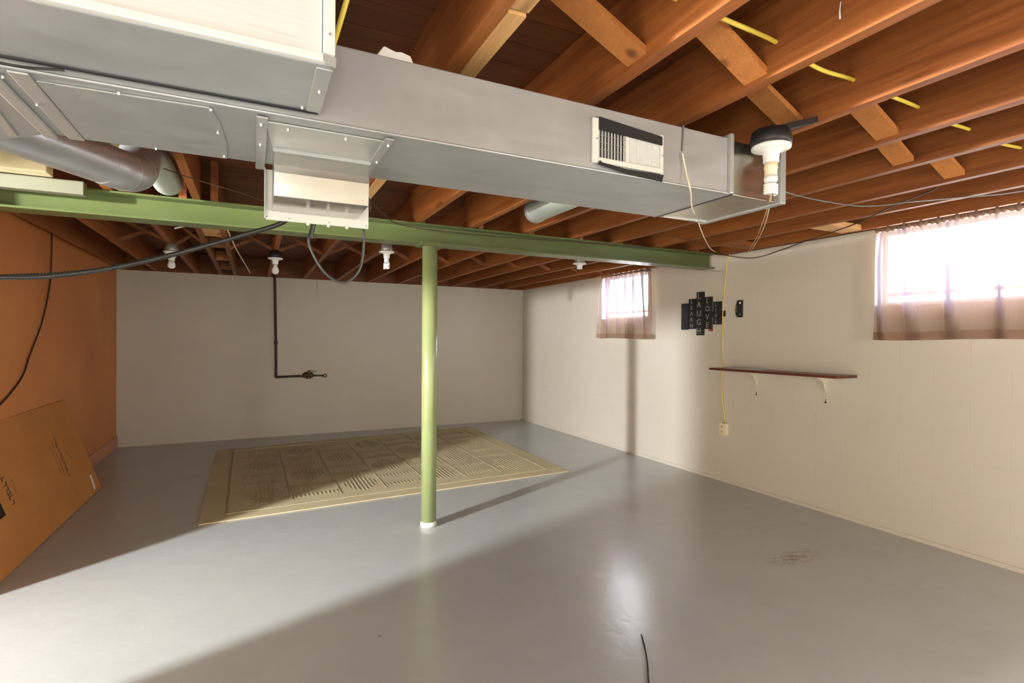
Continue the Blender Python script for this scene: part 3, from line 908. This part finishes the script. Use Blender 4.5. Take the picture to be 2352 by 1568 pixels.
out = thing('outlet_box', (XR, 3.585, 0.445), 'cream surface outlet box on the right wall at the foot of the yellow cord', 'outlet')
MB().box(XR - 0.042, XR, 3.557, 3.62, 0.445, 0.553).build('box', cream_plastic, out, bevel=0.004)
MB().box(XR - 0.046, XR - 0.0421, 3.553, 3.624, 0.442, 0.556).build('cover_plate', cream_plastic, out, bevel=0.0015)
for z in (0.475, 0.522):
    MB().lathe([(0, -0.001), (0.015, -0.001), (0.015, 0.0015), (0, 0.0015)], (XR - 0.0468, 3.5885, z), 20, 'x').build('socket', simple('socket_cream', (0.62, 0.55, 0.36), 0.4), out)

cable('cable', [(1.79, 1.50, 2.04), (2.10, 1.62, 2.085), (2.496, 1.864, 2.108), (3.05, 1.83, 2.092), (3.252, 1.647, 2.098), (3.467, 1.475, 2.112), (3.60, 1.36, 2.122), (3.60, 1.1, 2.124)], 0.0035, grey_wire, 'thin grey-blue wire strung below the joists toward the near window', 'wire')
cable('cable', [(2.85, 3.10, 2.122), (3.25, 3.20, 2.12), (3.70, 3.42, 2.10), (XR - .02, 3.293, 2.062), (XR - .03, 3.0, 2.09), (3.85, 2.70, 2.105), (3.592, 2.181, 2.108), (3.35, 1.8, 2.122), (3.17, 1.50, 2.124)], 0.0042, brown_cable, 'dark brown cable dipping over the wall top right of the beam end')
cable('cable', [(0.36, 1.85, 1.99), (0.42, 2.6, 2.11), (0.75, 3.40, 2.122), (0.95, 3.545, 2.09), (1.6, 3.56, 2.085), (2.4, 3.555, 2.105), (3.0, 3.55, 2.12), (3.5, 3.54, 2.126)], 0.0035, brown_cable, 'thin dark cable lying along the front of the green beam')
cable('cable', [(-0.80, 2.2, 2.09), (-0.60, 2.75, 2.14), (-0.3, 3.0, 2.11), (-0.05, 3.1, 2.08), (0.25, 3.35, 2.06)], 0.003, brown_cable, 'thin brown wire crossing from the pipe elbow behind the metal box')
cable('cable', [(-0.66, 1.30, 1.87), (-0.50, 1.27, 1.835), (-0.40, 1.285, 1.832), (-0.33, 1.31, 1.85)], 0.0025, black_rubber, 'short black wire curving under the return box at the left frame edge')
# yellow cable threaded through the joists
cable('cable', [(0.62, 1.06, 2.24), (0.80, 1.07, 2.235), (1.003, 1.075, 2.235), (1.20, 1.08, 2.232), (1.407, 1.088, 2.229), (1.62, 1.10, 2.205), (1.842, 1.122, 2.226), (2.05, 1.13, 2.222), (2.272, 1.141, 2.225), (2.48, 1.14, 2.205), (2.672, 1.153, 2.216), (2.9, 1.15, 2.20), (3.112, 1.15, 2.21)], 0.0068, yellow_cable, 'yellow sheathed cable threaded through holes in the near joists')
cable('cable', [(1.45, 1.115, 2.25), (1.62, 1.12, 2.225), (1.842, 1.135, 2.238), (2.05, 1.14, 2.232), (2.272, 1.15, 2.238), (2.48, 1.15, 2.215), (2.672, 1.163, 2.228)], 0.0058, brown_cable, 'black cable running beside the yellow cable through the near joists')
cable('cable', [(0.170, 1.34, 2.03), (0.176, 1.28, 2.05), (0.205, 1.17, 2.16), (0.24, 1.05, 2.30)], 0.0062, yellow_cable, 'yellow cable rising steeply beside the white front of the return box')
# short white cable pieces under the far joists at left
cable('cable', [(-0.50, 4.45, 2.103), (-0.44, 4.40, 2.115), (-0.37, 4.27, 2.128)], 0.006, white_plastic, 'short pale cable stub below the joists just under the beam at left')
cable('cable', [(-0.17, 4.5, 2.13), (-0.13, 5.4, 2.115), (-0.06, 6.5, 2.10), (-0.03, 7.3, 2.12)], 0.006, pale_cord, 'tan cable drooping under the far joists left of the plain bulb')
cable('cable', [(XL + .010, 5.463, 2.20), (XL + .010, 5.45, 1.95), (XL + .010, 5.416, 1.745), (XL + .010, 5.25, 1.45), (XL + .010, 4.98, 1.18), (XL + .010, 4.86, 1.05), (XL + .012, 4.60, 0.93), (XL + .014, 4.40, 0.87)], 0.0055, brown_cable, 'brown cable hanging down the orange wall and curving to the left')
# chandelier chain-thin string of the left spiral bulb
cable('pull_cord', [(0.79, YB - .004, 2.128), (0.80, YB - .004, 2.0), (0.80, YB - .004, 1.89)], 0.0022, grey_wire, 'hair-thin string hanging down the back wall left of the column', 'cord')
# nail with drip
tag(MB().tube([(1.402, 0.89, 2.236), (1.398, 0.89, 2.21), (1.400, 0.89, 2.19)], [0.0012, 0.002, 0.0028], 8).build('nail', label_white, origin=(1.4, .89, 2.21)), 'thin white nail on the joist face near the top of the picture', 'nail')
# twig-like wire on the floor
tag(MB().tube(spline([(1.577, 1.879, 0.006), (1.53, 1.80, 0.004), (1.46, 1.70, 0.004), (1.385, 1.605, 0.004), (1.36, 1.56, 0.004)], 6), 0.0032, 8).build('wire_scrap', black_rubber, origin=(1.46, 1.7, 0)), 'thin dark bit of wire lying on the bright window reflection on the floor', 'wire')

# ------------------------------------------------------------------ iron pipe with valve on the back wall
root = thing('gas_pipe', (0.28, YB, 0.8), 'dark iron pipe dropping down the back wall and turning right to a valve', 'pipe')
yp = YB - 0.022
MB().tube([(0.262, yp, 2.16), (0.268, yp, 1.9), (0.280, yp, 1.27)], 0.0155, 14).build('riser', dark_iron, root)
MB().tube([(0.280, yp, 1.285), (0.281, yp, 1.24)], 0.022, 14).build('coupling', dark_iron, root)
MB().tube([(0.281, yp, 1.26), (0.284, yp, 0.825), (0.287, yp, 0.806), (0.305, yp, 0.80), (0.62, yp, 0.806)], 0.0155, 14).build('lower_run', dark_iron, root)
MB().tube([(0.284, yp, 0.84), (0.284, yp, 0.80), (0.32, yp, 0.80)], 0.0185, 14).build('elbow', dark_iron, root)
v = MB().tube([(0.615, yp, 0.81), (0.63, yp, 0.81), (0.64, yp, 0.815), (0.735, yp, 0.815), (0.745, yp, 0.81), (0.755, yp, 0.81)], [0.03, 0.03, 0.042, 0.042, 0.026, 0.024], 6)
v.tube([(0.69, yp, 0.86), (0.69, yp, 0.765)], 0.030, 12)
v.build('valve_body', brass_dark, root)
MB().tube([(0.69, yp, 0.86), (0.70, yp, 0.878)], 0.012, 10).build('valve_stem', dark_iron, root)
MB().bar((0.70, yp, 0.880), (0.80, yp, 0.862), 0.014, 0.006).build('valve_lever', dark_iron, root)
MB().tube([(0.75, yp, 0.81), (0.88, yp, 0.802)], 0.011, 10).build('outlet_stub', dark_iron, root)
rp = [(0.905 + 0.02 * math.cos(a * math.pi / 8), yp, 0.803 + 0.022 * math.sin(a * math.pi / 8)) for a in range(17)]
MB().tube(rp, 0.006, 8, cap=False).build('ring_end', dark_iron, root)

# ------------------------------------------------------------------ letter-tile wall sign
root = thing('word_sign', (XR, 3.9, 1.58), 'black crossword-like sign of lettered tiles on the right wall left of the yellow cord', 'sign')
def letter(ch, y, z, size, material, parent, name='letter'):
    cu = bpy.data.curves.new('letter', 'FONT')
    cu.body = ch; cu.size = size; cu.align_x = 'CENTER'; cu.align_y = 'CENTER'
    cu.extrude = 0.0006; cu.resolution_u = 3
    o = bpy.data.objects.new('tmp_letter', cu)
    COL.objects.link(o)
    bpy.context.view_layer.update()
    me = bpy.data.meshes.new_from_object(o.evaluated_get(bpy.context.evaluated_depsgraph_get()))
    bpy.data.objects.remove(o)
    me.materials.clear(); me.materials.append(material)
    q = bpy.data.objects.new(name, me)
    COL.objects.link(q); q.parent = parent
    q.rotation_euler = (math.pi / 2, 0, -math.pi / 2)
    q.location = Vector((0, y, z)) - wloc(parent)
    return q
MB().box(XR - 0.012, XR - 0.0005, 3.60, 4.15, 1.555, 1.61).build('backing_bar', tile_black, root)
MB().box(XR - 0.009, XR - 0.0005, 3.752, 3.80, 1.418, 1.47).build('backing_corner', board_rust, root)
TW = 0.092
cols = [(4.110, 1.703, ['', '', '', ''], tile_blue), (4.008, 1.745, list('LEARN'), tile_black), (3.902, 1.808, list('LAUGH'), tile_black), (3.800, 1.752, list('LOVE'), tile_black), (3.688, 1.700, list('LIVE'), tile_black)]
for ci, (yy, zt, word, tm) in enumerate(cols):
    n = len(word)
    total = [0.27, 0.305, 0.432, 0.315, 0.222][ci]
    h = total / n
    MB().box(XR - 0.0125, XR - 0.0005, yy - TW / 2 + .002, yy + TW / 2 - .002, zt - total + .004, zt - .001).build('tile_backing', tile_black, root)
    for k, ch in enumerate(word):
        z1 = zt - k * h
        MB().box(XR - 0.020, XR - 0.010, yy - TW / 2, yy + TW / 2, z1 - h + 0.003, z1).build('tile', tm, root, bevel=0.001)
        if ch:
            l = letter(ch, yy + (0.012 if ci in (2, 4) else 0.004), z1 - h / 2 + .001, min(h * 0.95, 0.085), letter_grey, root)
            l.location.x = -0.0212
tag_root = thing('wall_plaque', (XR, 3.44, 1.62), 'small black wall plaque with one curved side, just right of the yellow cord', 'plaque')
pq = [(3.402, 1.541), (3.402, 1.697), (3.455, 1.697), (3.470, 1.66), (3.480, 1.62), (3.474, 1.57), (3.460, 1.545), (3.45, 1.541)]
MB().prism([(XR - .016, a, b) for a, b in pq], (0.0155, 0, 0)).build('plate', tile_black, tag_root, bevel=.0015)
MB().lathe([(0, -.001), (0.011, -.001), (0.011, .001), (0, .001)], (XR - .0172, 3.425, 1.672), 16, 'x').build('hook_spot', cream_plastic, tag_root)
MB().lathe([(0, -.001), (0.009, -.001), (0.009, .001), (0, .001)], (XR - .0172, 3.425, 1.568), 16, 'x').build('hook_spot', simple('grey_green', (0.15, 0.17, 0.10), 0.5), tag_root)
MB().box(XR - .0185, XR - .0162, 3.455, 3.474, 1.59, 1.65).build('side_patch', simple('grey_green_patch', (0.10, 0.11, 0.08), 0.4), tag_root)

# ------------------------------------------------------------------ wall shelf
root = thing('wall_shelf', (XR - 0.12, 3.0, 1.06), 'dark brown wall shelf board on two white brackets on the right wall', 'shelf')
MB().box(XR - 0.245, XR - 0.002, 2.392, 3.56, 1.066, 1.080).build('board', shelf_top_mat, root, bevel=.001)
MB().box(XR - 0.249, XR - 0.2452, 2.390, 3.562, 1.062, 1.081).build('edging', shelf_edge_mat, root)
MB().box(XR - 0.249, XR - 0.002, 2.387, 2.3918, 1.062, 1.081).build('edging', shelf_edge_mat, root)
brk_paint = simple('bracket_cream', (0.66, 0.60, 0.48), 0.4)
for yy in (3.25, 2.62):
    b = MB()
    b.box(XR - 0.005, XR - 0.0008, yy - .013, yy + .013, 0.855, 1.0655)
    b.box(XR - 0.19, XR - 0.005, yy - .011, yy + .011, 1.0615, 1.0655)
    b.prism([(XR - .005, yy - .002, 0.93), (XR - .005, yy - .002, 1.061), (XR - .15, yy - .002, 1.061), (XR - .05, yy - .002, 1.02)], (0, .004, 0))
    bo = b.build('bracket', brk_paint, root)
    for z in (0.875, 1.00):
        MB().lathe([(0, -.002), (.0045, -.001), (.0045, .001), (0, .001)], (XR - .006, yy, z), 10, 'x').build('screw_head', dark_iron, bo)
    MB().tube([(XR - .004, yy, 0.862), (XR - .012, yy, 0.852)], 0.006, 8).build('bracket_tip', dark_iron, bo)
root = thing('paper_stack', (XR - .12, 3.3, 1.0812), 'few loose grey sheets of paper lying on the left half of the shelf', 'paper')
for k in range(3):
    a = 0.15 * k - 0.1
    c0 = Vector((XR - .12 + .008 * k, 3.24 + .03 * k, 1.0812 + .0028 * k))
    u = Vector((math.sin(a), math.cos(a), 0)); w = Vector((math.cos(a), -math.sin(a), 0))
    P = [c0 + u * s * .15 + w * t * .10 for s, t in ((-1, -1), (1, -1), (1, 1), (-1, 1))]
    MB().prism(P, (0, 0, 0.0022)).build('sheet', paper_mat, root)

# ------------------------------------------------------------------ leaning carton
A0 = Vector((-1.190, 5.76, 0.004))
eu = Vector((-0.013, -0.99992, 0)).normalized()
ev = Vector((-0.3072, 0.004, 0.95165)).normalized()
en = eu.cross(ev)
if en.x < 0: en = -en
CL, CHh, CT = 2.15, 0.822, 0.022
root = thing('cardboard_carton', A0 + eu * 1.07, 'large flat brown cardboard carton leaning against the orange wall', 'carton')
def CP(u, v, n=0.0): return A0 + eu * u + ev * v + en * n
hu0, hu1, hv0, hv1 = 1.645, 1.745, 0.285, 0.385
fc = MB()
for u0, u1, v0, v1 in ((0, hu0, 0, CHh), (hu1, CL, 0, CHh), (hu0, hu1, 0, hv0), (hu0, hu1, hv1, CHh)):
    fc.prism([CP(u0, v0), CP(u1, v0), CP(u1, v1), CP(u0, v1)], -en * 0.006)
fc.build('front_face', card, root)
MB().prism([CP(0.004, 0.004, -.0105), CP(CL - .004, 0.004, -.0105), CP(CL - .004, CHh - .004, -.0105), CP(0.004, CHh - .004, -.0105)], -en * 0.004).build('back_face', card, root)
sd = MB()
sd.prism([CP(0, 0, -.0062), CP(0.004, 0, -.0062), CP(0.004, CHh, -.0062), CP(0, CHh, -.0062)], -en * 0.008)
sd.prism([CP(0, 0, -.0062), CP(CL, 0, -.0062), CP(CL, 0.004, -.0062), CP(0, 0.004, -.0062)], -en * 0.008)
sd.build('side_fold', card, root)
MB().prism([CP(hu0 - .01, hv0 - .01, -.0085), CP(hu1 + .01, hv0 - .01, -.0085), CP(hu1 + .01, hv1 + .01, -.0085), CP(hu0 - .01, hv1 + .01, -.0085)], -en * 0.001).build('hand_hole_shade', hole_shade, root)  # dark sheet behind the opening, painted in place of the shade inside
# printed marks: too blurred in the photograph to read, kept as broken print
rp_ = random.Random(5)
def print_row(u, v0, v1, width, n, m, nm='print_row'):
    b = MB(); L = (v1 - v0) / n
    for k in range(n):
        va = v0 + k * L; vb = va + L * 0.82
        w = width * rp_.uniform(0.75, 1.0)
        st = w * 0.28
        shape = k % 4
        segs = [(0, 1, 0, .25)] if shape == 3 else []
        segs += [(0, 1, 0, .25), (0, .28, .25, 1)] if shape != 1 else [(0, 1, .7, 1), (.72, 1, 0, .7)]
        if shape == 2: segs.append((0.7, 1, .25, 1))
        for a0, a1, b0, b1 in segs:
            b.prism([CP(u + w * a0, va + (vb - va) * b0, .0002), CP(u + w * a1, va + (vb - va) * b0, .0002), CP(u + w * a1, va + (vb - va) * b1, .0002), CP(u + w * a0, va + (vb - va) * b1, .0002)], en * 0.0005)
    b.build(nm, m, root)
print_row(0.535, 0.255, 0.585, 0.045, 13, ink)
print_row(0.615, 0.27, 0.57, 0.03, 18, ink_faint)
print_row(0.665, 0.30, 0.54, 0.03, 15, ink_faint)
print_row(0.405, 0.395, 0.44, 0.035, 2, ink_faint)
print_row(1.50, 0.315, 0.50, 0.055, 6, ink)
print_row(1.42, 0.36, 0.46, 0.028, 7, ink_faint)
o = MB().prism([CP(0.135, 0.03, .0003), CP(0.175, 0.03, .0003), CP(0.155, 0.150, .0003), CP(0.115, 0.150, .0003)], en * 0.0006).build('paper_label', label_white, root)
MB().prism([CP(0.08, CHh - .002, 0), CP(CL, CHh - .002, 0), CP(CL, CHh + .010, -.008), CP(0.0, CHh + .003, -.008)], -en * 0.002).build('top_flap', card, root)

# ------------------------------------------------------------------ rug
c00, c10, c11, c01 = Vector((-.341, 4.326, 0)), Vector((2.862, 4.528, 0)), Vector((2.93, 7.43, 0)), Vector((-.376, 7.07, 0))
def RP(u, v, z=0.0):
    p = (c00 * (1 - u) + c10 * u) * (1 - v) + (c01 * (1 - u) + c11 * u) * v
    return Vector((p.x, p.y, z))
root = thing('area_rug', RP(.5, .5), 'large tan carved-pattern rug lying flat behind the green column', 'rug')
MB().prism([RP(0, 0), RP(1, 0), RP(1, 1), RP(0, 1)], (0, 0, 0.009)).build('pile', rug_pile, root, bevel=.002)
gv = MB()
def strip(u0, v0, u1, v1, w=0.008):
    a, b = RP(u0, v0, .0091), RP(u1, v1, .0091)
    d = (b - a).normalized(); s = Vector((-d.y, d.x, 0)) * w / 2
    # carved ridge: raised lip
    P = [a - s, b - s, b + s, a + s]
    gv.prism(P, (0, 0, 0.0045))
nu, nv = 7, 4
m0 = 0.055
strip(m0, m0, 1 - m0, m0); strip(m0, 1 - m0, 1 - m0, 1 - m0); strip(m0, m0, m0, 1 - m0); strip(1 - m0, m0, 1 - m0, 1 - m0)
for i in range(nu):
    for j in range(nv):
        cu0 = 0.08 + (i + 0.5) * 0.84 / nu; cv0 = 0.09 + (j + 0.5) * 0.82 / nv
        if (i + j) % 2 == 0:
            for k in range(-4, 5):
                hl = (0.090, 0.082, 0.066, 0.045, 0.024)[abs(k)]
                strip(cu0 + k * 0.0105, cv0 - hl, cu0 + k * 0.0105, cv0 + hl)
        else:
            for k in range(-5, 6):
                for q in (-1, 1):
                    strip(cu0 + k * 0.0105, cv0 + q * 0.055 - 0.014, cu0 + k * 0.0105, cv0 + q * 0.055 + 0.014)
for i in range(1, nu):
    u = 0.08 + i * 0.84 / nu
    strip(u, 0.10, u, 0.90, 0.008)
gv.build('carved_ridges', rug_groove, root)
